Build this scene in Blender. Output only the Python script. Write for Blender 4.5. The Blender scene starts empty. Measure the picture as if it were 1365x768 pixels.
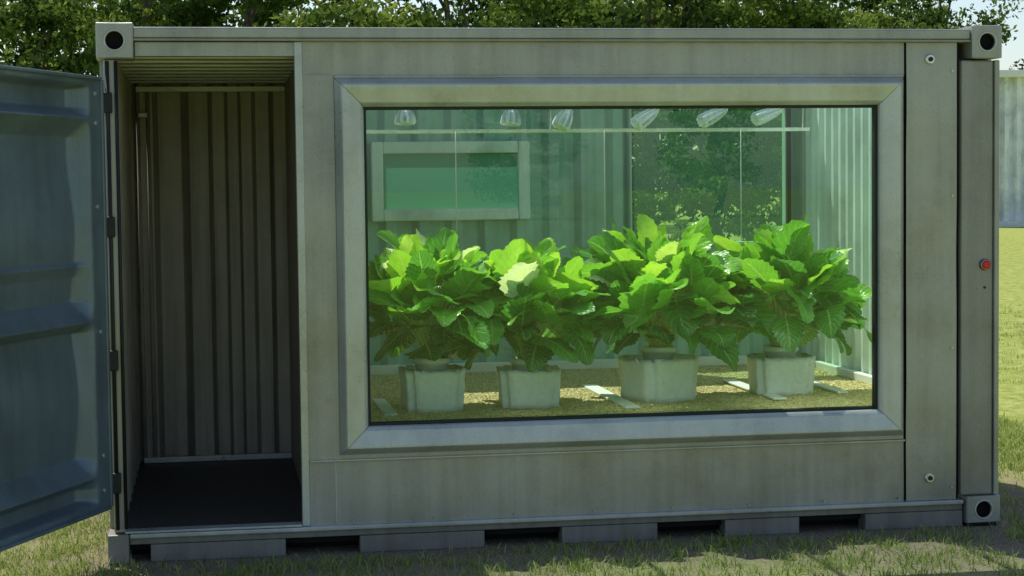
import bpy, bmesh, math, random
import numpy as np
from mathutils import Matrix, Vector
random.seed(7); rng=np.random.default_rng(7)
scene=bpy.context.scene
COL=scene.collection
# ---------------------------------------------------------------- helpers
def new_obj(name,mesh,parent=None,mats=()):
    o=bpy.data.objects.new(name,mesh); COL.objects.link(o)
    if parent: o.parent=parent
    for m in mats: mesh.materials.append(m)
    return o
def empty(name,loc=(0,0,0),parent=None):
    o=bpy.data.objects.new(name,None); o.location=loc; COL.objects.link(o)
    o.empty_display_size=.2
    if parent:o.parent=parent
    return o
def mesh_np(name,v,f,smooth=False,uv=None):
    me=bpy.data.meshes.new(name); me.from_pydata([tuple(a) for a in v],[],[tuple(a) for a in f])
    if smooth: me.polygons.foreach_set('use_smooth',[True]*len(me.polygons))
    me.update(); return me
def box(name,lo,hi,mat,parent=None,bev=.004,seg=2):
    bm=bmesh.new(); bmesh.ops.create_cube(bm,size=1)
    c=[(lo[i]+hi[i])/2 for i in range(3)]; s=[abs(hi[i]-lo[i]) for i in range(3)]
    for v in bm.verts: v.co=Vector((c[0]+v.co.x*s[0],c[1]+v.co.y*s[1],c[2]+v.co.z*s[2]))
    if bev>0:
        bmesh.ops.bevel(bm,geom=list(bm.edges),offset=min(bev,min(s)*.4),segments=seg,affect='EDGES',profile=.5)
    me=bpy.data.meshes.new(name); bm.to_mesh(me); bm.free()
    return new_obj(name,me,parent,[mat])
def cyl(name,p0,p1,r,mat,parent=None,n=16,r2=None,bev=0):
    p0=Vector(p0);p1=Vector(p1);d=p1-p0
    bm=bmesh.new(); bmesh.ops.create_cone(bm,cap_ends=True,segments=n,radius1=r,radius2=r if r2 is None else r2,depth=d.length)
    if bev: bmesh.ops.bevel(bm,geom=[e for e in bm.edges if len(e.link_faces)==2 and abs(e.verts[0].co.z-e.verts[1].co.z)<1e-5],offset=bev,segments=2,affect='EDGES')
    q=d.to_track_quat('Z','Y').to_matrix().to_4x4()
    bm.transform(Matrix.Translation((p0+p1)/2)@q)
    for f in bm.faces: f.smooth=len(f.verts)==4
    me=bpy.data.meshes.new(name); bm.to_mesh(me); bm.free()
    return new_obj(name,me,parent,[mat])
def wave_panel(name,x0,x1,z0,z1,y,amp,prof,mat,parent,axis='x',nx=200,nz=2,smooth=True,dent=0.):
    v=[];f=[]
    for j in range(nz):
        z=z0+(z1-z0)*j/(nz-1)
        for i in range(nx):
            t=x0+(x1-x0)*i/(nx-1); d=amp*prof(t)
            if dent: d+=dent*(math.sin(t*3.1+z*5.)+math.sin(t*7.3-z*9.+1)*.6+math.sin(z*13+t*2)*.4)
            v.append((t,y+d,z) if axis=='x' else (y+d,t,z))
    for j in range(nz-1):
        for i in range(nx-1):
            a=j*nx+i; f.append((a,a+1,a+nx+1,a+nx))
    me=mesh_np(name,v,f,smooth); return new_obj(name,me,parent,[mat])
def trap(p,k=.22):
    def g(t):
        u=(t/p)%1.0
        if u<k: return u/k
        if u<.5: return 1.
        if u<.5+k: return 1-(u-.5)/k
        return 0.
    return g
# ---------------------------------------------------------------- materials
def mat_new(name):
    m=bpy.data.materials.new(name); m.use_nodes=True; nt=m.node_tree; nt.nodes.clear()
    out=nt.nodes.new('ShaderNodeOutputMaterial'); return m,nt,out
def N(nt,t,**kw):
    n=nt.nodes.new(t)
    for k,v in kw.items():
        if k in n.inputs: n.inputs[k].default_value=v
        else: setattr(n,k,v)
    return n
def L(nt,a,b): nt.links.new(a,b)
def coords(nt,scale=(1,1,1),kind='Object'):
    tc=nt.nodes.new('ShaderNodeTexCoord'); mp=nt.nodes.new('ShaderNodeMapping'); mp.inputs['Scale'].default_value=scale
    L(nt,tc.outputs[kind],mp.inputs['Vector']); return mp.outputs['Vector']
def noise(nt,vec,scale,detail=5,rough=.6):
    n=N(nt,'ShaderNodeTexNoise'); n.inputs['Scale'].default_value=scale; n.inputs['Detail'].default_value=detail; n.inputs['Roughness'].default_value=rough
    L(nt,vec,n.inputs['Vector']); return n.outputs['Fac']
def ramp(nt,fac,stops):
    r=nt.nodes.new('ShaderNodeValToRGB'); e=r.color_ramp.elements
    while len(e)<len(stops): e.new(.5)
    for i,(p,c) in enumerate(stops):
        e[i].position=p; e[i].color=(c[0],c[1],c[2],1) if not isinstance(c,(int,float)) else (c,c,c,1)
    L(nt,fac,r.inputs['Fac']); return r.outputs['Color']
def mix(nt,f,a,b,mode='MIX'):
    m=nt.nodes.new('ShaderNodeMix'); m.data_type='RGBA'; m.blend_type=mode
    def s(i,x):
        if isinstance(x,(int,float)): m.inputs[i].default_value=x
        elif isinstance(x,tuple): m.inputs[i].default_value=(x[0],x[1],x[2],1)
        else: L(nt,x,m.inputs[i])
    s(0,f);s(6,a);s(7,b); return m.outputs[2]
def bump(nt,h,strength,dist):
    b=nt.nodes.new('ShaderNodeBump'); b.inputs['Strength'].default_value=strength; b.inputs['Distance'].default_value=dist
    L(nt,h,b.inputs['Height']); return b.outputs['Normal']
def steel(name,col,rough=.5,metal=.1,dirt=.5,streak=1.0,spk=1.0):
    m,nt,out=mat_new(name)
    v=coords(nt); vs=coords(nt,(14,14,.7)); 
    n1=noise(nt,v,1.6,6,.65); n2=noise(nt,vs,1.0,5,.6); n3=noise(nt,v,160,3,.6); n4=noise(nt,v,22,4,.7)
    dk=tuple(c*.70 for c in col); lt=tuple(min(1,c*1.22) for c in col)
    c=ramp(nt,n1,[(.3,dk),(.5,col),(.72,lt)])
    s=ramp(nt,n2,[(.35,.60),(.55,1.0),(.75,1.12)])
    c=mix(nt,dirt*streak,c,s,'MULTIPLY')
    sp=ramp(nt,n3,[(.30,.5),(.42,1.0),(.64,1.0),(.74,1.45)])
    c=mix(nt,.6*spk,c,sp,'MULTIPLY')
    bl=ramp(nt,n4,[(.64,0.),(.78,.8)])
    c=mix(nt,bl,c,tuple([col[0]*.95,col[1]*.82,col[2]*.62]))
    p=N(nt,'ShaderNodeBsdfPrincipled'); L(nt,c,p.inputs['Base Color'])
    p.inputs['Metallic'].default_value=metal
    r=ramp(nt,n1,[(.3,rough-.1),(.7,rough+.15)]); L(nt,r,p.inputs['Roughness'])
    h=mix(nt,.5,n4,n3); L(nt,bump(nt,h,.25,.004),p.inputs['Normal'])
    L(nt,p.outputs[0],out.inputs[0]); return m
def simple(name,col,rough=.5,metal=0,var=.15,scale=12,bmp=.1,emit=None):
    m,nt,out=mat_new(name); v=coords(nt); n=noise(nt,v,scale,5,.6)
    c=ramp(nt,n,[(.3,tuple(x*(1-var) for x in col)),(.7,tuple(min(1,x*(1+var)) for x in col))])
    p=N(nt,'ShaderNodeBsdfPrincipled'); L(nt,c,p.inputs['Base Color']); p.inputs['Roughness'].default_value=rough; p.inputs['Metallic'].default_value=metal
    if bmp: L(nt,bump(nt,n,bmp,.01),p.inputs['Normal'])
    L(nt,p.outputs[0],out.inputs[0]); return m
def glass(name,tint,refl=1.0,rough=0.0):
    m,nt,out=mat_new(name)
    t=N(nt,'ShaderNodeBsdfTransparent'); t.inputs[0].default_value=(*tint,1)
    g=N(nt,'ShaderNodeBsdfGlossy'); g.inputs['Roughness'].default_value=rough; g.inputs[0].default_value=(.9,1,.95,1)
    f=N(nt,'ShaderNodeFresnel'); f.inputs[0].default_value=1.5
    mu=N(nt,'ShaderNodeMath',operation='MULTIPLY'); mu.inputs[1].default_value=refl; L(nt,f.outputs[0],mu.inputs[0]); mu.use_clamp=True
    x=N(nt,'ShaderNodeMixShader'); L(nt,mu.outputs[0],x.inputs[0]); L(nt,t.outputs[0],x.inputs[1]); L(nt,g.outputs[0],x.inputs[2])
    L(nt,x.outputs[0],out.inputs[0]); return m

M_front=steel('painted_steel_taupe',(.385,.38,.34),.36,.34,dirt=.30)
M_post=steel('post_steel',(.30,.295,.265),.40,.30,dirt=.30)
M_base_shaded=steel('base_steel_shaded',(.24,.23,.20),.5,.2)  # darkened steel: shade at the container's foot put into the colour
M_frame=steel('frame_steel',(.50,.52,.50),.31,.42,dirt=.2)
M_door=steel('door_steel_bluegrey',(.155,.20,.235),.36,.30,dirt=.25)
M_inwall=steel('inner_wall_steel',(.50,.45,.37),.5,.10,dirt=.7)
M_dark=simple('dark_rubber',(.012,.012,.012),.6)
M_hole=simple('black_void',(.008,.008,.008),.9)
M_floor=simple('dark_floor',(.045,.042,.045),.55,0,.4,30,.2)
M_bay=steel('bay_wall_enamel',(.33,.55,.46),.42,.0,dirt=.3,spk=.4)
M_bayR=steel('bay_enamel_lit',(.70,.84,.76),.40,.0,dirt=.2,spk=.3)  # lighter copy of the bay enamel, sunlight on the side wall put into colour
M_white=simple('white_plastic',(.80,.82,.78),.45,0,.08,6,.05)
M_chrome=simple('galvanised',(.68,.72,.68),.25,.7,.15,20,.05)
M_ring=simple('casting_ring',(.55,.53,.48),.4,.5)
M_red=simple('red_button_plastic',(.62,.015,.015),.3)
M_fabric=simple('planter_fibre',(.90,.91,.87),.75,0,.06,34,.6)
M_pot=simple('pot_plastic',(.74,.79,.76),.35,0,.1,10,.05)
M_soil=simple('soil',(.04,.03,.02),.95,0,.5,60,.6)
M_lampglass=simple('lamp_lens',(.85,.92,.92),.10,.0,.05,8,0)
M_glass=glass('window_glass',(.86,.99,.91),1.3)
M_sky=glass('added_skylight_glass',(.98,1.,.98),.4)  # clear pane for the added roof opening
m,nt,out=mat_new('rear_glass'); t_=N(nt,'ShaderNodeBsdfTranslucent'); t_.inputs[0].default_value=(.07,.25,.16,1); g_=N(nt,'ShaderNodeBsdfPrincipled',Roughness=.12); g_.inputs['Base Color'].default_value=(.08,.24,.17,1)
x_=N(nt,'ShaderNodeMixShader'); x_.inputs[0].default_value=.6; L(nt,t_.outputs[0],x_.inputs[1]); L(nt,g_.outputs[0],x_.inputs[2]); L(nt,x_.outputs[0],out.inputs[0]); M_rglass=m
m,nt,out=mat_new('rear_reflection_pane'); t_=N(nt,'ShaderNodeBsdfTransparent'); t_.inputs[0].default_value=(.66,.90,.66,1); g_=N(nt,'ShaderNodeBsdfTranslucent'); g_.inputs[0].default_value=(.12,.32,.20,1)
x_=N(nt,'ShaderNodeMixShader'); x_.inputs[0].default_value=.20; L(nt,t_.outputs[0],x_.inputs[1]); L(nt,g_.outputs[0],x_.inputs[2]); L(nt,x_.outputs[0],out.inputs[0]); M_poly=m  # pane of the opening that stands in for the front glass reflection

# ================================================================ CONTAINER
SC=empty('shipping_container')
W=4.617; H=2.565; D=2.44; GZ=-.05
soft=lambda t: .5+.5*math.sin(t*2*math.pi/.145)*(.6+.4*math.sin(t*1.9+.6))
box('top_rail',(.17,-.03,2.512),(4.45,.06,2.565),M_front,SC,.008)
box('top_rail_lip',(.17,-.036,2.498),(4.45,-.01,2.510),M_post,SC,.003)
box('bottom_rail',(.10,-.030,.070),(4.42,.05,.094),M_frame,SC,.006)
box('bottom_rail_face',(.10,-.006,.038),(4.42,.05,.068),M_base_shaded,SC,.003)
prev=.20
for k,(a,b) in enumerate([(.86,1.23),(1.86,2.26),(2.76,3.12),(3.52,3.88),(4.42,4.43)]):
    box('base_block_%d'%k,(prev,-.012,GZ),(a,.10,.036),M_base_shaded,SC,.004)
    prev=b
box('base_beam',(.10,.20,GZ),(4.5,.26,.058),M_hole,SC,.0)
box('door_header',(.176,-.004,2.425),(.962,.06,2.496),M_front,SC,.004)
box('door_jamb',(.945,-.016,.096),(.983,.05,2.497),M_frame,SC,.005)
box('door_sill',(.08,-.03,.096),(.943,.06,.108),M_frame,SC,.003)
box('corner_post_a',(.028,-.012,.10),(.083,.09,2.41),M_front,SC,.006)
box('corner_post_b',(4.405,-.022,.115),(4.583,.12,2.405),M_post,SC,.010)
box('corner_post_b_edge',(4.585,-.034,.115),(4.612,.12,2.405),M_front,SC,.006)
cyl('hinge_rod',(.045,-.035,.12),(.045,-.035,2.40),.010,M_dark,SC)
cyl('gasket_rod',(.086,-.020,.12),(.086,-.020,2.40),.009,M_dark,SC)
for z in (.35,.95,1.6,2.2): box('hinge_%d'%int(z*100),(.010,-.05,z-.05),(.066,-.012,z+.05),M_dark,SC,.006)
def casting(name,x0,x1,z0,z1,yf,yb):
    cx,cz=(x0+x1)/2,(z0+z1)/2; n=48; v=[];f=[]
    hx,hz=(x1-x0)/2,(z1-z0)/2; ex,ez=.042,.043
    for i in range(n):
        a=2*math.pi*i/n; c,s=math.cos(a),math.sin(a)
        k=min(hx/abs(c) if abs(c)>1e-6 else 9,hz/abs(s) if abs(s)>1e-6 else 9)
        v+= [(cx+c*k,yb,cz+s*k),(cx+c*k,yf+.006,cz+s*k),(cx+c*(k-.006),yf,cz+s*(k-.006)),(cx+c*ex*1.06,yf,cz+s*ez*1.06),(cx+c*ex,yf+.006,cz+s*ez),(cx+c*ex*.96,yf+.05,cz+s*ez*.96)]
    for i in range(n):
        j=(i+1)%n
        for k in range(5): f.append((i*6+k,i*6+k+1,j*6+k+1,j*6+k))
    f.append(tuple(i*6+5 for i in range(n)))
    me=mesh_np(name,v,f); o=new_obj(name,me,SC,[M_front,M_hole,M_ring])
    for i,p in enumerate(me.polygons):
        if i%5==4 and i<5*n or i==5*n: p.material_index=1
        if i%5==3 and i<5*n: p.material_index=2
    bm=bmesh.new(); R=36
    vs=[]
    for i in range(R):
        a=2*math.pi*i/R
        for j in range(8):
            b=2*math.pi*j/8; rr=1.12+.10*math.cos(b)
            vs.append(bm.verts.new((cx+ex*rr*math.cos(a),yf-.001-.005*math.sin(b),cz+ez*rr*math.sin(a))))
    for i in range(R):
        for j in range(8):
            fa=bm.faces.new((vs[i*8+j],vs[((i+1)%R)*8+j],vs[((i+1)%R)*8+(j+1)%8],vs[i*8+(j+1)%8])); fa.smooth=True
    me=bpy.data.meshes.new(name+'_ring'); bm.to_mesh(me); bm.free(); new_obj(name+'_ring',me,SC,[M_ring])
casting('corner_casting_tl',-.004,.172,2.412,2.585,-.05,.15)
casting('corner_casting_tr',4.452,4.617,2.412,2.585,-.05,.15)
casting('corner_casting_br',4.43,4.617,-.03,.112,-.045,.15)
box('corner_casting_bl',(-.004,-.045,GZ),(.098,.15,.095),M_base_shaded,SC,.008)
box('corner_foot_br',(4.45,-.03,GZ),(4.60,.15,-.032),M_hole,SC,.004)
# --- front skin
wave_panel('upper_panel',.984,4.10,2.33,2.498,-.006,.013,soft,M_front,SC,nx=400,nz=12,dent=.0014)
wave_panel('window_surround_left',.984,1.136,.425,2.332,-.010,.0,soft,M_front,SC,nx=14,nz=80,dent=.0018)
box('window_surround_edge',(.980,-.012,.425),(.986,.008,2.332),M_front,SC,.001)
box('window_surround_top',(1.138,-.010,2.317),(4.092,.008,2.332),M_front,SC,.003)
box('window_surround_bottom',(1.138,-.010,.425),(4.092,.008,.454),M_front,SC,.003)
box('under_window_lip',(.984,-.020,.414),(4.098,.0,.424),M_frame,SC,.003)
wave_panel('lower_panel',.984,4.10,.094,.414,-.006,.016,soft,M_front,SC,nx=400,nz=20,dent=.0016)
wave_panel('right_panel',4.108,4.385,.096,2.497,-.006,.0,soft,M_front,SC,nx=24,nz=100,dent=.0022)
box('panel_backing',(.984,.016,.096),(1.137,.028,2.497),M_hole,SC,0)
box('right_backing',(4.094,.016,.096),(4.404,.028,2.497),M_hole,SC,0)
box('panel_bead_left',(1.112,-.008,.10),(1.118,.004,.412),M_frame,SC,.001)
for (x,z) in [(4.235,2.41),(4.235,.215)]:
    cyl('bolt',(x,.0,z),(x,-.022,z),.026,M_chrome,SC,n=24,bev=.004); cyl('bolt_head',(x,-.015,z),(x,-.030,z),.013,M_dark,SC,n=6)
for z in (.16,.9,1.7,2.35): cyl('rivet',(4.36,.0,z),(4.36,-.014,z),.008,M_frame,SC,n=12)
for x in np.arange(1.2,4.1,.41): cyl('rivet',(x,.0,.112),(x,-.014,.112),.006,M_frame,SC,n=10)
cyl('button_base',(4.535,-.02,1.335),(4.535,-.034,1.335),.030,M_dark,SC,n=24,bev=.004)
cyl('button_bezel',(4.535,-.033,1.335),(4.535,-.038,1.335),.027,M_ring,SC,n=24,bev=.002)
cyl('button_cap',(4.535,-.036,1.335),(4.535,-.054,1.335),.023,M_red,SC,n=24,bev=.006)
cyl('button_dot',(4.535,-.02,1.215),(4.535,-.026,1.215),.007,M_dark,SC,n=12)
# --- window frame, mitred
WF=empty('window_frame',parent=SC)
gx0,gx1,gz0,gz1=1.279,3.946,.589,2.175
prof=[(0,.03),(0,-.030),(.006,-.040),(.016,-.050),(.022,-.054),(.098,-.066),(.106,-.066),(.114,-.060),(.138,-.024),(.1415,-.018),(.1415,.006)]
def frame_side(name,a,b,na,nb,mat):
    v=[];f=[];ax=Vector((b[0]-a[0],b[1]-a[1])).normalized()*.0014
    for (o,y) in prof: v.append((a[0]+na[0]*o+ax.x,y,a[1]+na[1]*o+ax.y))
    for (o,y) in prof: v.append((b[0]+nb[0]*o-ax.x,y,b[1]+nb[1]*o-ax.y))
    n=len(prof)
    for i in range(n-1): f.append((i,i+1,n+i+1,n+i))
    new_obj(name,mesh_np(name,v,f),WF,[mat])
c=[(gx0,gz0),(gx1,gz0),(gx1,gz1),(gx0,gz1)]; d=[(-1,-1),(1,-1),(1,1),(-1,1)]
for i in range(4): frame_side('frame_side_%d'%i,c[i],c[(i+1)%4],d[i],d[(i+1)%4],M_frame)
for i,(lo,hi) in enumerate([((gx0,-.018,gz0),(gx0+.014,.03,gz1)),((gx1-.014,-.018,gz0),(gx1,.03,gz1)),((gx0+.014,-.018,gz0),(gx1-.014,.03,gz0+.014)),((gx0+.014,-.018,gz1-.014),(gx1-.014,.03,gz1))]):
    box('gasket_%d'%i,lo,hi,M_dark,WF,.003)
new_obj('window_pane',mesh_np('window_pane',[(gx0+.01,.006,gz0+.01),(gx1-.01,.006,gz0+.01),(gx1-.01,.006,gz1-.01),(gx0+.01,.006,gz1-.01)],[(0,1,2,3)]),WF,[M_glass])
for i,(lo,hi) in enumerate([((1.045,.032,.44),(gx0,.06,2.40)),((gx1,.032,.44),(4.34,.06,2.40)),((gx0,.032,.44),(gx1,.06,gz0-.002)),((gx0,.032,gz1+.002),(gx1,.06,2.40))]):
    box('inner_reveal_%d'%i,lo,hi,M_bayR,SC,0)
# --- side walls / roof / floor
box('side_wall_left',(.0,.15,.0),(.03,D+.05,2.50),M_front,SC,0)
box('rear_skin_left',(.03,D+.02,.0),(1.10,D+.05,2.50),M_front,SC,0)
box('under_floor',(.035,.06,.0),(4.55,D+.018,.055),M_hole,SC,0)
wave_panel('vestibule_left_wall',.09,D,.10,2.45,.04,.03,trap(.28),M_inwall,SC,axis='y',nx=120,smooth=False)
def irr(t):
    g1=trap(.235,.12); return g1(t+.05*math.sin(t*9))
wave_panel('vestibule_back_wall',.035,.997,.10,2.45,D-.11,.09,irr,M_inwall,SC,nx=500,smooth=False)
box('back_lower_track',(.09,D-.15,.10),(.995,D-.115,.135),M_frame,SC,.004)
box('back_top_track',(.09,D-.15,2.375),(.995,D-.115,2.41),M_frame,SC,.004)
for x in (.10,.16): cyl('back_pole',(x,D-.13,.13),(x,D-.13,2.39),.012,M_inwall,SC,n=10)
box('pole_bracket',(.10,D-.16,2.22),(.16,D-.14,2.25),M_frame,SC,.004)
box('partition',(.998,.035,.06),(1.04,D+.018,2.498),M_inwall,SC,.003)
box('vestibule_floor',(.035,.06,.06),(.997,D,.098),M_floor,SC,.002)
box('vestibule_ceiling',(.032,.06,2.470),(.997,D,2.495),M_inwall,SC,0)
for i in range(8): box('ceiling_purlin_%d'%i,(.034,.16+i*.29,2.425),(.996,.28+i*.29,2.469),M_frame,SC,.006)
box('roof_left',(.0,.06,2.50),(1.10,D+.05,2.54),M_front,SC,.004)
box('roof_front',(1.102,.06,2.50),(4.6,.20,2.54),M_front,SC,.004)
box('roof_back',(1.102,2.26,2.50),(4.6,D+.05,2.54),M_front,SC,.004)
box('roof_right',(4.34,.202,2.50),(4.6,2.258,2.54),M_front,SC,.004)
for i in range(1,4): box('added_skylight_bar_%d'%i,(1.10+i*.81-.012,.202,2.50),(1.10+i*.81+.012,2.258,2.535),M_white,SC,.002)
new_obj('added_skylight_pane',mesh_np('added_skylight_pane',[(1.10,.20,2.545),(4.34,.20,2.545),(4.34,2.26,2.545),(1.10,2.26,2.545)],[(0,1,2,3)]),SC,[M_sky])  # unseen skylight added so sun reaches the plants and right wall
box('side_wall_right',(4.56,.12,.0),(4.60,D+.05,2.50),M_front,SC,0)
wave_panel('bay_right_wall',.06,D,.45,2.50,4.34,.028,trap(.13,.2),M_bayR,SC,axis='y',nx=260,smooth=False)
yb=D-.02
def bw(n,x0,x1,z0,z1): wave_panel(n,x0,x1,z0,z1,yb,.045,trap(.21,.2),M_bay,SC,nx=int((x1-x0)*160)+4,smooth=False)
sx0,sx1,sz0,sz1=1.56,2.50,1.60,2.03
bx0,bx1,bz0,bz1=3.20,4.23,1.40,2.34
bw('back_wall_a',1.04,sx0,.45,2.5); bw('back_wall_b',sx0,sx1,.45,sz0); bw('back_wall_c',sx0,sx1,sz1,2.5); bw('back_wall_d',sx1,bx0,.45,2.5)
bw('back_wall_e',bx0,bx1,.45,bz0); bw('back_wall_f',bx0,bx1,bz1,2.5); bw('back_wall_g',bx1,4.36,.45,2.5)
def rear_frame(nm,x0,x1,z0,z1,w,mat,gl):
    E=empty(nm,parent=SC)
    box('f_l',(x0-w,yb-.05,z0-w),(x0,yb+.05,z1+w),mat,E,.008); box('f_r',(x1,yb-.05,z0-w),(x1+w,yb+.05,z1+w),mat,E,.008)
    box('f_b',(x0,yb-.048,z0-w),(x1,yb+.05,z0),mat,E,.008); box('f_t',(x0,yb-.048,z1),(x1,yb+.05,z1+w),mat,E,.008)
    new_obj('pane',mesh_np('pane',[(x0,yb,z0),(x1,yb,z0),(x1,yb,z1),(x0,yb,z1)],[(0,1,2,3)]),E,[gl])
    return E
rear_frame('rear_small_window',sx0+.04,sx1-.04,sz0+.04,sz1-.04,.075,M_bayR,M_rglass)
rear_frame('rear_reflection_opening',bx0,bx1,bz0,bz1,.018,M_bay,M_poly)  # opening added to stand in for lawn and trees reflected in the pane
box('rear_dark_post',(4.222,yb-.09,1.30),(4.25,yb-.052,2.48),M_dark,SC,.003)
nx,ny=420,300; FZ=.597
X=np.linspace(1.04,4.35,nx);Y=np.linspace(.06,D,ny)
XX,YY=np.meshgrid(X,Y); ZZ=FZ+rng.normal(0,.0028,XX.shape)+.006*np.sin(XX*5+YY*3)*np.sin(YY*4)
ZZ[0,:]=FZ-.02
vv=np.stack([XX+rng.normal(0,.002,XX.shape),YY+rng.normal(0,.002,XX.shape),ZZ],-1).reshape(-1,3)
idx=np.arange(nx*ny).reshape(ny,nx); ff=np.stack([idx[:-1,:-1],idx[:-1,1:],idx[1:,1:],idx[1:,:-1]],-1).reshape(-1,4)
m,nt,out=mat_new('bay_gravel'); vc=coords(nt); vo=N(nt,'ShaderNodeTexVoronoi'); vo.inputs['Scale'].default_value=85; L(nt,vc,vo.inputs['Vector'])
cc=mix(nt,.5,ramp(nt,vo.outputs['Color'],[(.2,(.36,.30,.11)),(.6,(.66,.56,.26)),(.9,(.84,.76,.48))]),ramp(nt,noise(nt,vc,40,4),[(.35,(.24,.22,.07)),(.65,(.72,.60,.29))]))
p=N(nt,'ShaderNodeBsdfPrincipled',Roughness=.9); L(nt,cc,p.inputs['Base Color']); L(nt,bump(nt,vo.outputs['Distance'],.7,.006),p.inputs['Normal']); L(nt,p.outputs[0],out.inputs[0])
new_obj('gravel_bed',mesh_np('gravel_bed',vv,ff),SC,[m])
for i,(x,y0,y1,w) in enumerate([(1.42,.25,.95,.07),(2.69,.22,1.35,.085),(3.55,.40,1.4,.075),(3.98,.60,1.3,.06)]):
    box('drip_channel_%d'%i,(x-w/2,y0,FZ+.004),(x+w/2,y1,FZ+.016),M_white,SC,.004)
box('skirting_back',(1.05,yb-.07,FZ),(4.33,yb-.005,FZ+.06),M_white,SC,.006)
box('skirting_right',(4.29,.3,FZ),(4.335,yb-.07,FZ+.05),M_white,SC,.006)
# --- lamp rail + lamps + cords
LR=empty('lamp_rail',parent=SC)
box('rail_bar',(1.045,1.19,2.078),(3.99,1.215,2.10),M_chrome,LR,.003)
for x in (1.3,2.45,3.95): cyl('rail_hanger',(x,1.2,2.10),(x,1.2,2.50),.004,M_chrome,LR,n=8)
box('rail_upper',(1.045,1.17,2.222),(3.99,1.23,2.236),M_white,LR,.003)
for i,(x,z) in enumerate([(1.90,1.42),(2.76,1.52),(3.57,1.45)]): cyl('cord_%d'%i,(x,1.186,2.09),(x,1.186,z),.0028,M_white,LR,n=6)
def lamp(i,x,tilt):
    E=empty('grow_lamp' if i==0 else 'grow_lamp.%03d'%i,(x,1.2,2.222))
    bm=bmesh.new(); n=20; pr=[(.018,0),(.030,-.012),(.042,-.030),(.050,-.055),(.053,-.082),(.048,-.090),(.032,-.094),(.0,-.096)]
    ring=[]
    for r,z in pr: ring.append([bm.verts.new((r*(1+.18*(k%2))*math.cos(2*math.pi*k/n),r*(1+.18*(k%2))*math.sin(2*math.pi*k/n),z)) for k in range(n)])
    for a in range(len(pr)-1):
        for k in range(n):
            fa=bm.faces.new((ring[a][k],ring[a][(k+1)%n],ring[a+1][(k+1)%n],ring[a+1][k])); fa.material_index=1 if a>=4 or k%2 else 0
    me=bpy.data.meshes.new('shade'); bm.to_mesh(me); bm.free(); s=new_obj('shade',me,E,[M_chrome,M_lampglass])
    q=abs(tilt)/66; s.location=(q*.07,0,-q*.012)
    s.rotation_euler=(math.radians(-8),math.radians(tilt),0); s.scale=(1-.30*q,1,1+1.0*q)
    cyl('stem',(0,0,.0),(0,0,-.015),.010,M_chrome,E,n=10)
    box('arm',(-.05-.02*i,-.012,.0005),(.05+.02*i,.012,.008),M_white,E,.002)
for i,(x,t) in enumerate([(1.617,0),(2.22,6),(2.53,28),(3.02,56),(3.42,64),(3.75,70)]): lamp(i,x,t)
# --- the open door
DR=empty('open_door',(.015,-.045,0),SC); ang=math.atan2(-.92,-.395); DR.rotation_euler=(0,0,ang)
dw,z0,z1=1.18,.245,2.305
nx,nz=90,360; v=[];f=[]
def ss(a,b,x):
    t=min(1,max(0,(x-a)/(b-a))); return t*t*(3-2*t)
def rib(z):
    h=0
    for (zc,up,dn,am) in [(2.12,.05,.09,1.),(1.42,.05,.08,.45),(1.15,.10,.05,1.),(.40,.10,.05,1.)]:
        if z>=zc: h=max(h,am*(1-(z-zc)/up))
        else: h=max(h,am*(1-(zc-z)/dn))
    g=.35*(.5+.5*math.cos((z-.80)*2*math.pi/.78))
    return max(h,g if .45<z<2.05 else 0)
for j in range(nz):
    z=z0+(z1-z0)*j/(nz-1)
    for i in range(nx):
        x=dw*i/(nx-1); e=ss(.12,.20,x)*(1-ss(dw-.16,dw-.1,x))
        ed=ss(z0+.02,z0+.05,z)*(1-ss(z1-.05,z1-.02,z))
        v.append((x,-.09*e*ed*(1-min(1,rib(z))),z))
for j in range(nz-1):
    for i in range(nx-1):
        a=j*nx+i; f.append((a,a+1,a+nx+1,a+nx))
new_obj('door_skin',mesh_np('door_skin',v,f,True),DR,[M_door])
box('door_core',(0,-.12,z0),(dw,-.093,z1),M_door,DR,.004)
box('door_edge_strip',(-.008,-.12,z0-.005),(.018,.014,z1+.005),M_door,DR,.005)
box('door_top_strip',(.020,-.12,z1+.0),(dw,.018,z1+.016),M_door,DR,.004)
box('door_bottom_strip',(.020,-.12,z0-.016),(dw,.018,z0),M_door,DR,.004)
for z in (.33,.5,1.1,1.7,2.1,2.24): cyl('door_rivet',(.075,0,z),(.075,.010,z),.010,M_frame,DR,n=12)

# ================================================================ PLANTS
m,nt,out=mat_new('leafy_green_leaf')
uvn=N(nt,'ShaderNodeUVMap'); sep=N(nt,'ShaderNodeSeparateXYZ'); L(nt,uvn.outputs[0],sep.inputs[0])
def mth(op,a,b=None):
    n=N(nt,'ShaderNodeMath',operation=op)
    for i,x in enumerate((a,b)):
        if x is None: continue
        if isinstance(x,(int,float)): n.inputs[i].default_value=x
        else: L(nt,x,n.inputs[i])
    return n.outputs[0]
au=mth('ABSOLUTE',mth('SUBTRACT',sep.outputs[0],.5))
veins=mth('SINE',mth('MULTIPLY',mth('SUBTRACT',sep.outputs[1],mth('MULTIPLY',au,.75)),46.))
vline=mth('GREATER_THAN',veins,.90); mid=mth('LESS_THAN',au,.022); vm=mth('MAXIMUM',mth('MULTIPLY',vline,.5),mid)
at=N(nt,'ShaderNodeAttribute',attribute_name='leafvar_lit')
base=ramp(nt,at.outputs['Fac'],[(0.,(.040,.19,.045)),(.35,(.13,.43,.06)),(.65,(.34,.70,.065)),(.93,(.62,.88,.12)),(1.,(.86,.94,.76))])  # palest stop: white glare on leaves put into the colour
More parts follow.
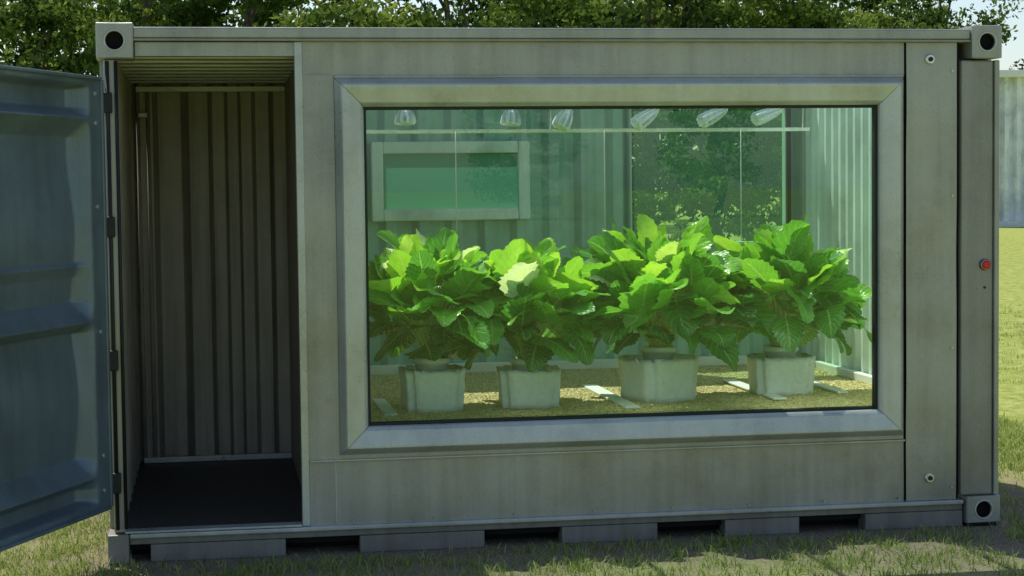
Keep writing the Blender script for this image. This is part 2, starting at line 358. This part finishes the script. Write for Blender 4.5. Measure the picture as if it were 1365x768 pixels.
nn=noise(nt,coords(nt),30,3); base=mix(nt,.35,base,ramp(nt,nn,[(.3,.65),(.7,1.25)]),'MULTIPLY')
colr=mix(nt,mth('MULTIPLY',vm,.5),base,(.62,.78,.36))
p=N(nt,'ShaderNodeBsdfPrincipled',Roughness=.30); L(nt,colr,p.inputs['Base Color']); p.inputs['Specular IOR Level'].default_value=.75
L(nt,bump(nt,mth('ADD',mth('MULTIPLY',veins,.5),nn),.45,.004),p.inputs['Normal'])
tr=N(nt,'ShaderNodeBsdfTranslucent'); L(nt,mix(nt,1.,colr,(1.15,1.12,.6),'MULTIPLY'),tr.inputs[0])
x=N(nt,'ShaderNodeMixShader'); x.inputs[0].default_value=.45; L(nt,p.outputs[0],x.inputs[1]); L(nt,tr.outputs[0],x.inputs[2]); L(nt,x.outputs[0],out.inputs[0])
M_leaf=m
M_stem=simple('leaf_stalk',(.45,.58,.2),.5,0,.2,20,.1)
def plant_mesh(name,R,Hh,nleaf,seed,lscale=1.0):
    r=random.Random(seed); V=[];F=[];UV=[];VAR=[];MI=[]
    NU,NV=7,17
    def leaf(P,phi,el,Ln,Wd,bend,roll,var):
        pos=Vector(P); e=el; ds=Ln/(NV-1)
        side0=Vector((-math.sin(phi),math.cos(phi),0)); b0=len(V)
        ph=r.uniform(0,6.28); cup=r.uniform(-.1,.45); rip=r.uniform(.02,.08); tw=r.uniform(-.45,.45)
        for j in range(NV):
            s=j/(NV-1)
            dr=Vector((math.cos(phi)*math.cos(e),math.sin(phi)*math.cos(e),math.sin(e)))
            nrm=dr.cross(side0).normalized()
            rr=roll+tw*s; sd=side0*math.cos(rr)+nrm*math.sin(rr); n2=dr.cross(sd)
            if n2.z<0 and abs(e)<1.4:n2=-n2
            w=Wd*.5*(math.sin(math.pi*min(1,(s*.96+.02))**.62)**.66)*(1+.15*(j%2)-.075)
            for i in range(NU):
                t=(i/(NU-1))*2-1
                h=cup*w*abs(t)**1.5+rip*Wd*math.sin(ph+s*11+t*1.5)*abs(t)**1.4
                V.append(tuple(pos+sd*(w*t)+n2*h-dr*(.16*Wd*abs(t)*(1-s)))); UV.append((i/(NU-1),s))
            pos=pos+dr*ds; e-=bend/(NV-1)*(1.4*s+.3)
        for j in range(NV-1):
            for i in range(NU-1):
                a=b0+j*NU+i; F.append((a,a+1,a+NU+1,a+NU)); VAR.append(var); MI.append(0)
    def stalk(A,B,C,r0,r1):
        b0=len(V); ns=7
        for j in range(ns):
            s=j/(ns-1); Pp=A*(1-s)**2+B*2*s*(1-s)+C*s*s; rr=r0+(r1-r0)*s
            for k in range(5): V.append((Pp.x+rr*math.cos(k*1.2566),Pp.y+rr*math.sin(k*1.2566),Pp.z)); UV.append((.5,.5))
        for j in range(ns-1):
            for k in range(5):
                F.append((b0+j*5+k,b0+j*5+(k+1)%5,b0+(j+1)*5+(k+1)%5,b0+(j+1)*5+k)); VAR.append(.5); MI.append(1)
    for i in range(nleaf):
        q=((i+.5)/nleaf)**.6; phi=i*2.39996+r.uniform(-.35,.35)
        low=r.random()<.36 and q>.35
        rb=R*(.06+.72*q)*r.uniform(.8,1.15); zb=Hh*(.86-.34*q**1.8+r.uniform(-.18,.07))
        if low: zb=Hh*r.uniform(.18,.60); rb=R*r.uniform(.45,.92)
        el=math.radians(80-54*q+r.uniform(-26,26)); 
        if low: el=math.radians(r.uniform(-50,25))
        Ln=r.uniform(.14,.265)*lscale*(1.05 if q>.3 else .9); Wd=Ln*r.uniform(.74,.98)
        bend=math.radians(r.uniform(5,65))
        A=Vector((.035*math.cos(phi)*r.uniform(.3,1.3),.035*math.sin(phi)*r.uniform(.3,1.3),0)); C=Vector((rb*math.cos(phi),rb*math.sin(phi),zb))
        B=Vector((rb*.25*math.cos(phi),rb*.25*math.sin(phi),zb*.85)); stalk(A,B,C,.0055,.003)
        hv=zb/Hh; var=min(.95,max(0,-.15+1.08*hv*r.uniform(.35,1.3)))  # yellower with height: sun on the crown put into the leaf colour
        if r.random()<.045 and hv>.5: var=1.  # a few high leaves painted pale as glare
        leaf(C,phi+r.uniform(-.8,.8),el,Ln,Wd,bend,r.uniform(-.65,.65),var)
    me=bpy.data.meshes.new(name); me.from_pydata(V,[],F); me.materials.append(M_leaf); me.materials.append(M_stem)
    me.polygons.foreach_set('use_smooth',[True]*len(F)); me.polygons.foreach_set('material_index',MI)
    ul=me.uv_layers.new(name='UVMap'); vi=np.empty(len(me.loops),dtype=np.int32); me.loops.foreach_get('vertex_index',vi)
    ul.data.foreach_set('uv',np.array(UV,dtype=np.float32)[vi].ravel())
    a=me.attributes.new('leafvar_lit','FLOAT','FACE'); a.data.foreach_set('value',np.array(VAR,dtype=np.float32)); me.update(); return me
def potted(i,x,y,R,Hh,nl,rot,bw_,bd,bh,seed):
    E=empty('potted_leafy_plant' if i==0 else 'potted_leafy_plant.%03d'%i,(x,y,FZ))
    bm=bmesh.new(); bmesh.ops.create_cube(bm,size=1)
    for v_ in bm.verts:
        k=1. if v_.co.z>0 else .91; v_.co=Vector((v_.co.x*bw_*k,v_.co.y*bd*k,(v_.co.z+.5)*bh))
    bmesh.ops.bevel(bm,geom=[e for e in bm.edges if abs(e.verts[0].co.z-e.verts[1].co.z)>.1],offset=.04,segments=6,affect='EDGES')
    top=[f_ for f_ in bm.faces if f_.normal.z>.9]; bmesh.ops.inset_region(bm,faces=top,thickness=.014)
    for f_ in top:
        for v_ in f_.verts: v_.co.z-=.03
        f_.material_index=1
    bmesh.ops.subdivide_edges(bm,edges=[e for e in bm.edges if e.calc_length()>.08],cuts=6,use_grid_fill=True)
    rr=random.Random(seed)
    for v_ in bm.verts:
        v_.co+=Vector((rr.gauss(0,.0018),rr.gauss(0,.0018),rr.gauss(0,.0022) if v_.co.z>.02 else 0))
    for f_ in bm.faces: f_.smooth=True
    me=bpy.data.meshes.new('planter_box'); bm.to_mesh(me); bm.free(); o=new_obj('planter_box',me,E,[M_fabric,M_soil]); o.rotation_euler=(0,0,math.radians(rot))
    bm=bmesh.new(); n=40; pr=[(.080,bh-.028),(.088,bh+.02),(.094,bh+.022),(.099,bh+.034),(.096,bh+.052),(.088,bh+.055),(.083,bh+.040),(.0,bh+.038)]
    rg=[[bm.verts.new((a*math.cos(2*math.pi*k/n),a*math.sin(2*math.pi*k/n),z)) for k in range(n)] for a,z in pr]
    for a in range(len(pr)-1):
        for k in range(n):
            f_=bm.faces.new((rg[a][k],rg[a][(k+1)%n],rg[a+1][(k+1)%n],rg[a+1][k])); f_.smooth=True; f_.material_index=1 if a==len(pr)-2 else 0
    me=bpy.data.meshes.new('pot'); bm.to_mesh(me); bm.free(); new_obj('pot',me,E,[M_pot,M_soil])
    fo=new_obj('foliage',plant_mesh('foliage',R,Hh,nl,seed),E); fo.location=(0,0,bh+.03)
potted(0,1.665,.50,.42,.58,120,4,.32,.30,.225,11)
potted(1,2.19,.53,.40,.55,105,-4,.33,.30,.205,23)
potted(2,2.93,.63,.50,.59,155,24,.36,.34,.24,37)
potted(3,3.66,.73,.42,.62,120,-3,.34,.30,.215,54)

# ================================================================ GROUND
m,nt,out=mat_new('ground_grass'); vc=coords(nt)
g1=noise(nt,vc,.35,5,.6); g2=noise(nt,vc,9,5,.7); g3=noise(nt,vc,60,3,.7)
gr=ramp(nt,g2,[(.3,(.17,.23,.05)),(.5,(.33,.38,.10)),(.7,(.47,.49,.20))])
gr=mix(nt,.5,gr,ramp(nt,g3,[(.3,.6),(.7,1.3)]),'MULTIPLY')
di=ramp(nt,g3,[(.3,(.13,.105,.07)),(.55,(.28,.23,.17)),(.75,(.46,.41,.33))])
sp=N(nt,'ShaderNodeSeparateXYZ'); L(nt,vc,sp.inputs[0])
def mm(op,a,b=None):
    n=N(nt,'ShaderNodeMath',operation=op)
    for i,x_ in enumerate((a,b)):
        if x_ is None: continue
        if isinstance(x_,(int,float)): n.inputs[i].default_value=x_
        else: L(nt,x_,n.inputs[i])
    return n.outputs[0]
ex=mm('MAXIMUM',mm('SUBTRACT',mm('ABSOLUTE',mm('SUBTRACT',sp.outputs[0],2.3)),2.3),0.); ey=mm('MAXIMUM',mm('SUBTRACT',mm('ABSOLUTE',mm('SUBTRACT',sp.outputs[1],1.2)),1.2),0.)
dist=mm('ADD',ex,ey); fac=mm('ADD',mm('MULTIPLY',dist,-.36),mm('ADD',mm('MULTIPLY',g1,1.0),mm('MULTIPLY',g2,.8)))
df=ramp(nt,fac,[(.35,0.),(.8,1.)])
cg=mix(nt,df,gr,di); p=N(nt,'ShaderNodeBsdfDiffuse'); L(nt,cg,p.inputs['Color'])
L(nt,bump(nt,mix(nt,.5,g2,g3),.8,.05),p.inputs['Normal']); L(nt,p.outputs[0],out.inputs[0])
S=900
new_obj('ground',mesh_np('ground',[(-S,-S,GZ),(S,-S,GZ),(S,S,GZ),(-S,S,GZ)],[(0,1,2,3)]),None,[m])
m,nt,out=mat_new('grass_blades'); at=N(nt,'ShaderNodeAttribute',attribute_name='gv')
cb=ramp(nt,at.outputs['Fac'],[(0,(.11,.19,.03)),(.5,(.28,.38,.08)),(1,(.52,.50,.22))])
d1=N(nt,'ShaderNodeBsdfDiffuse'); L(nt,cb,d1.inputs[0]); t1=N(nt,'ShaderNodeBsdfTranslucent'); L(nt,cb,t1.inputs[0]); x=N(nt,'ShaderNodeMixShader'); x.inputs[0].default_value=.4
L(nt,d1.outputs[0],x.inputs[1]); L(nt,t1.outputs[0],x.inputs[2]); L(nt,x.outputs[0],out.inputs[0]); M_grass=m
def blades(zones):
    P=[]
    for (x0,x1,y0,y1,n) in zones:
        k=max(1,n//14); cx=rng.uniform(x0,x1,k); cy=rng.uniform(y0,y1,k)
        ii=rng.integers(0,k,n); P.append(np.stack([cx[ii]+rng.normal(0,.05,n),cy[ii]+rng.normal(0,.05,n)],1))
    P=np.concatenate(P); P=P[~((P[:,0]>-.02)&(P[:,0]<4.63)&(P[:,1]>-.05)&(P[:,1]<2.5))]; n=len(P)
    h=rng.uniform(.015,.060,n); a=rng.uniform(0,2*np.pi,n); w=rng.uniform(.002,.004,n); ln=rng.normal(0,.03,(n,2))
    b=np.column_stack([P,np.full(n,GZ)]); sd=np.column_stack([np.cos(a)*w,np.sin(a)*w,np.zeros(n)])
    tip=b+np.column_stack([ln,h]); mdp=b+np.column_stack([ln*.3,h*.6])
    V=np.stack([b-sd,b+sd,mdp+sd*.7,mdp-sd*.7,tip],1).reshape(-1,3); k=np.arange(n)*5
    me=bpy.data.meshes.new('grass'); 
    F=[(i,i+1,i+2,i+3) for i in k.tolist()]+[(i+3,i+2,i+4) for i in k.tolist()]
    me.from_pydata(V.tolist(),[],F); g=rng.uniform(0,1,n).astype(np.float32); at_=me.attributes.new('gv','FLOAT','FACE'); at_.data.foreach_set('value',np.concatenate([g,g]))
    new_obj('grass',me,None,[M_grass])
blades([(-1.6,.0,-1.2,4,20000),(4.9,6.5,1.6,6,22000),(4.6,5.8,-.8,1.6,2500),(-.3,4.9,-1.4,-.10,9000),(6,14,6,16,14000)])

# ================================================================ TREES
m,nt,out=mat_new('tree_leaves'); at=N(nt,'ShaderNodeAttribute',attribute_name='tv')
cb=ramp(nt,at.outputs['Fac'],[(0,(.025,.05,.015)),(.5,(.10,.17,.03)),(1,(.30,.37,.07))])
d1=N(nt,'ShaderNodeBsdfDiffuse'); L(nt,cb,d1.inputs[0]); t1=N(nt,'ShaderNodeBsdfTranslucent'); L(nt,cb,t1.inputs[0]); x=N(nt,'ShaderNodeMixShader'); x.inputs[0].default_value=.4
L(nt,d1.outputs[0],x.inputs[1]); L(nt,t1.outputs[0],x.inputs[2]); L(nt,x.outputs[0],out.inputs[0]); M_tl=m
M_bark=simple('bark',(.09,.07,.05),.9,0,.35,8,.6)
def tree_mesh(name,Ht,Rc,base,ncl,per,seed,ls=.13):
    g=np.random.default_rng(seed); V=[];F=[];MI=[];TV=[]
    def limb(A,B,r0,r1):
        A=np.array(A,float);B=np.array(B,float); ns=6; d=B-A; b0=len(V); wob=g.normal(0,.04*np.linalg.norm(d),(ns,3)); wob[0]=0
        for j in range(ns):
            s=j/(ns-1); P=A+d*s+wob[j]*.6; r=r0+(r1-r0)*s
            for k in range(7): V.append([P[0]+r*math.cos(k*.8976),P[1]+r*math.sin(k*.8976),P[2]])
        for j in range(ns-1):
            for k in range(7): F.append((b0+j*7+k,b0+j*7+(k+1)%7,b0+(j+1)*7+(k+1)%7,b0+(j+1)*7+k)); MI.append(1); TV.append(0.)
    limb((0,0,-.1),(g.normal(0,.2),g.normal(0,.2),Ht*.85),Ht*.022,.03)
    cs=[]
    for i in range(ncl):
        zz=base+(Ht-base)*g.random()**.9; s=(zz-base)/(Ht-base); rmax=Rc*(math.sin(math.pi*min(1,.12+.83*s))**.6); a=g.uniform(0,6.283); rr=rmax*math.sqrt(g.uniform(.15,1))
        cs.append((rr*math.cos(a),rr*math.sin(a),zz,g.uniform(.35,.9)*Rc*.33,g.random()))
        if i%4==0: limb((0,0,max(base*.6,zz*.6)),(rr*math.cos(a)*.9,rr*math.sin(a)*.9,zz),Ht*.007,.015)
    c=np.repeat(np.array(cs),per,axis=0); n=len(c); o=g.normal(0,1,(n,3)); o/=np.linalg.norm(o,axis=1)[:,None]; o*=g.uniform(.25,1.1,n)[:,None]**.6
    P=c[:,:3]+o*c[:,3:4]*np.array([1.15,1.15,.75])
    u=g.normal(0,1,(n,3)); u/=np.linalg.norm(u,axis=1)[:,None]; w=g.normal(0,1,(n,3)); w=np.cross(u,w); w/=np.linalg.norm(w,axis=1)[:,None]
    s=g.uniform(.5,1.2,n)[:,None]*ls
    q=np.stack([P-u*s,P+w*s*.5,P+u*s,P-w*s*.5],1).reshape(-1,3); b0=len(V)
    k=(np.arange(n)*4+b0).tolist(); F+=[(i,i+1,i+2,i+3) for i in k]; MI+=[0]*n
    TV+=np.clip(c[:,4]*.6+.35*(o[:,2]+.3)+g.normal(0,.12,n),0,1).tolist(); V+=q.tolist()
    me=bpy.data.meshes.new(name); me.from_pydata(V,[],F); me.materials.append(M_tl); me.materials.append(M_bark)
    me.polygons.foreach_set('material_index',MI); t=me.attributes.new('tv','FLOAT','FACE'); t.data.foreach_set('value',np.array(TV,dtype=np.float32)); return me
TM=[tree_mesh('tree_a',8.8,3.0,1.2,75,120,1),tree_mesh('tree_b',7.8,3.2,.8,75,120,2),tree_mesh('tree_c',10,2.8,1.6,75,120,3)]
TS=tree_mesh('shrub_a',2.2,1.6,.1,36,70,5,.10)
cnt=0
def put(me,x,y,s,rz,nm='tree'):
    o=bpy.data.objects.new(nm,me); COL.objects.link(o); o.location=(x,y,GZ); o.scale=(s,s,s*random.uniform(.92,1.1)); o.rotation_euler=(0,0,rz); return o
xs=-6.5
while xs<20.5:
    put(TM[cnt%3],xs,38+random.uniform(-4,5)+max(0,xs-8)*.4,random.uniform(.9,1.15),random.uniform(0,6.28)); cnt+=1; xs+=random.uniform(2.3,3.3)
for xs in np.arange(-12,58,4.6): put(TM[cnt%3],xs+random.uniform(-1,1),(68 if xs<24 else 86)+random.uniform(-4,5),random.uniform(1.2,1.5),random.uniform(0,6.28)); cnt+=1
for xs in np.arange(-6,17,2.3): put(TS,xs,31+random.uniform(-2,3),random.uniform(.6,1.15),random.uniform(0,6.28),'shrub')
for xs in (6.3,8.3): put(TS,xs,20+random.uniform(-1,1),random.uniform(.40,.6),random.uniform(0,6.28),'shrub')
for xs in np.arange(-40,60,14): put(TM[cnt%3],xs+random.uniform(-3,3),-95+random.uniform(-6,6),random.uniform(.9,1.2),random.uniform(0,6.28)); cnt+=1

# ================================================================ WHITE BUILDING
WB=empty('white_metal_building',(31.2,60,GZ))
M_wall=steel('white_cladding',(.80,.84,.87),.5,0,dirt=.25,spk=.2)
wave_panel('front_cladding',0,24,.25,6.0,0,.26,trap(.52,.16),M_wall,WB,nx=2400,smooth=False)
wave_panel('side_cladding',.05,14,.25,6.0,.02,.20,trap(.52,.16),M_wall,WB,axis='y',nx=900,smooth=False)
box('plinth',(-.05,-.06,0),(24,.3,.25),M_white,WB,.01)
box('eave_fascia',(-.35,-.35,6.0),(24.3,.25,6.28),M_white,WB,.02)
box('roof_slab',(-.3,.26,6.1),(24.2,14.2,6.3),M_white,WB,.02)
box('corner_trim',(-.12,-.12,.25),(.12,-.02,6.0),M_white,WB,.01)
box('wall_vent',(.25,-.10,3.4),(.55,-.02,4.5),M_dark,WB,.01)

# ================================================================ LIGHT
el=math.radians(60); hx,hy=-.45,.893
sd=Vector((hx*math.cos(el),hy*math.cos(el),math.sin(el))).normalized()
sl=bpy.data.lights.new('sun','SUN'); sl.energy=5.0; sl.angle=math.radians(.5); sl.color=(1,.95,.86)
so=bpy.data.objects.new('sun',sl); COL.objects.link(so); so.rotation_euler=sd.to_track_quat('Z','Y').to_euler(); so.location=(-6,12,14)
w=bpy.data.worlds.new('World'); scene.world=w; w.use_nodes=True; nt=w.node_tree; nt.nodes.clear()
st=nt.nodes.new('ShaderNodeTexSky'); st.sky_type='NISHITA'; st.sun_disc=False; st.sun_elevation=el; st.sun_rotation=math.atan2(hx,hy)
bg=nt.nodes.new('ShaderNodeBackground'); bg.inputs[1].default_value=.15; wo=nt.nodes.new('ShaderNodeOutputWorld'); nt.links.new(st.outputs[0],bg.inputs[0]); nt.links.new(bg.outputs[0],wo.inputs[0])
# ================================================================ CAMERA
f_,cx,cy,cz,ps,th,ro=2427.,.51963,-9.05451,1.76763,.16396,.05501,.01166
F=Vector((math.sin(ps)*math.cos(th),math.cos(ps)*math.cos(th),-math.sin(th))); R=Vector((math.cos(ps),-math.sin(ps),0)); U=R.cross(F)
R2=R*math.cos(ro)-U*math.sin(ro); U2=R*math.sin(ro)+U*math.cos(ro)
cd=bpy.data.cameras.new('camera'); cd.sensor_width=36; cd.lens=f_/1365*36; cd.clip_end=3000; cd.clip_start=.05
co=bpy.data.objects.new('camera',cd); COL.objects.link(co)
mt=Matrix((( R2.x,U2.x,-F.x,cx),(R2.y,U2.y,-F.y,cy),(R2.z,U2.z,-F.z,cz),(0,0,0,1))); co.matrix_world=mt
scene.camera=co
scene.view_settings.view_transform='Standard'; scene.view_settings.look='None'; scene.view_settings.exposure=0
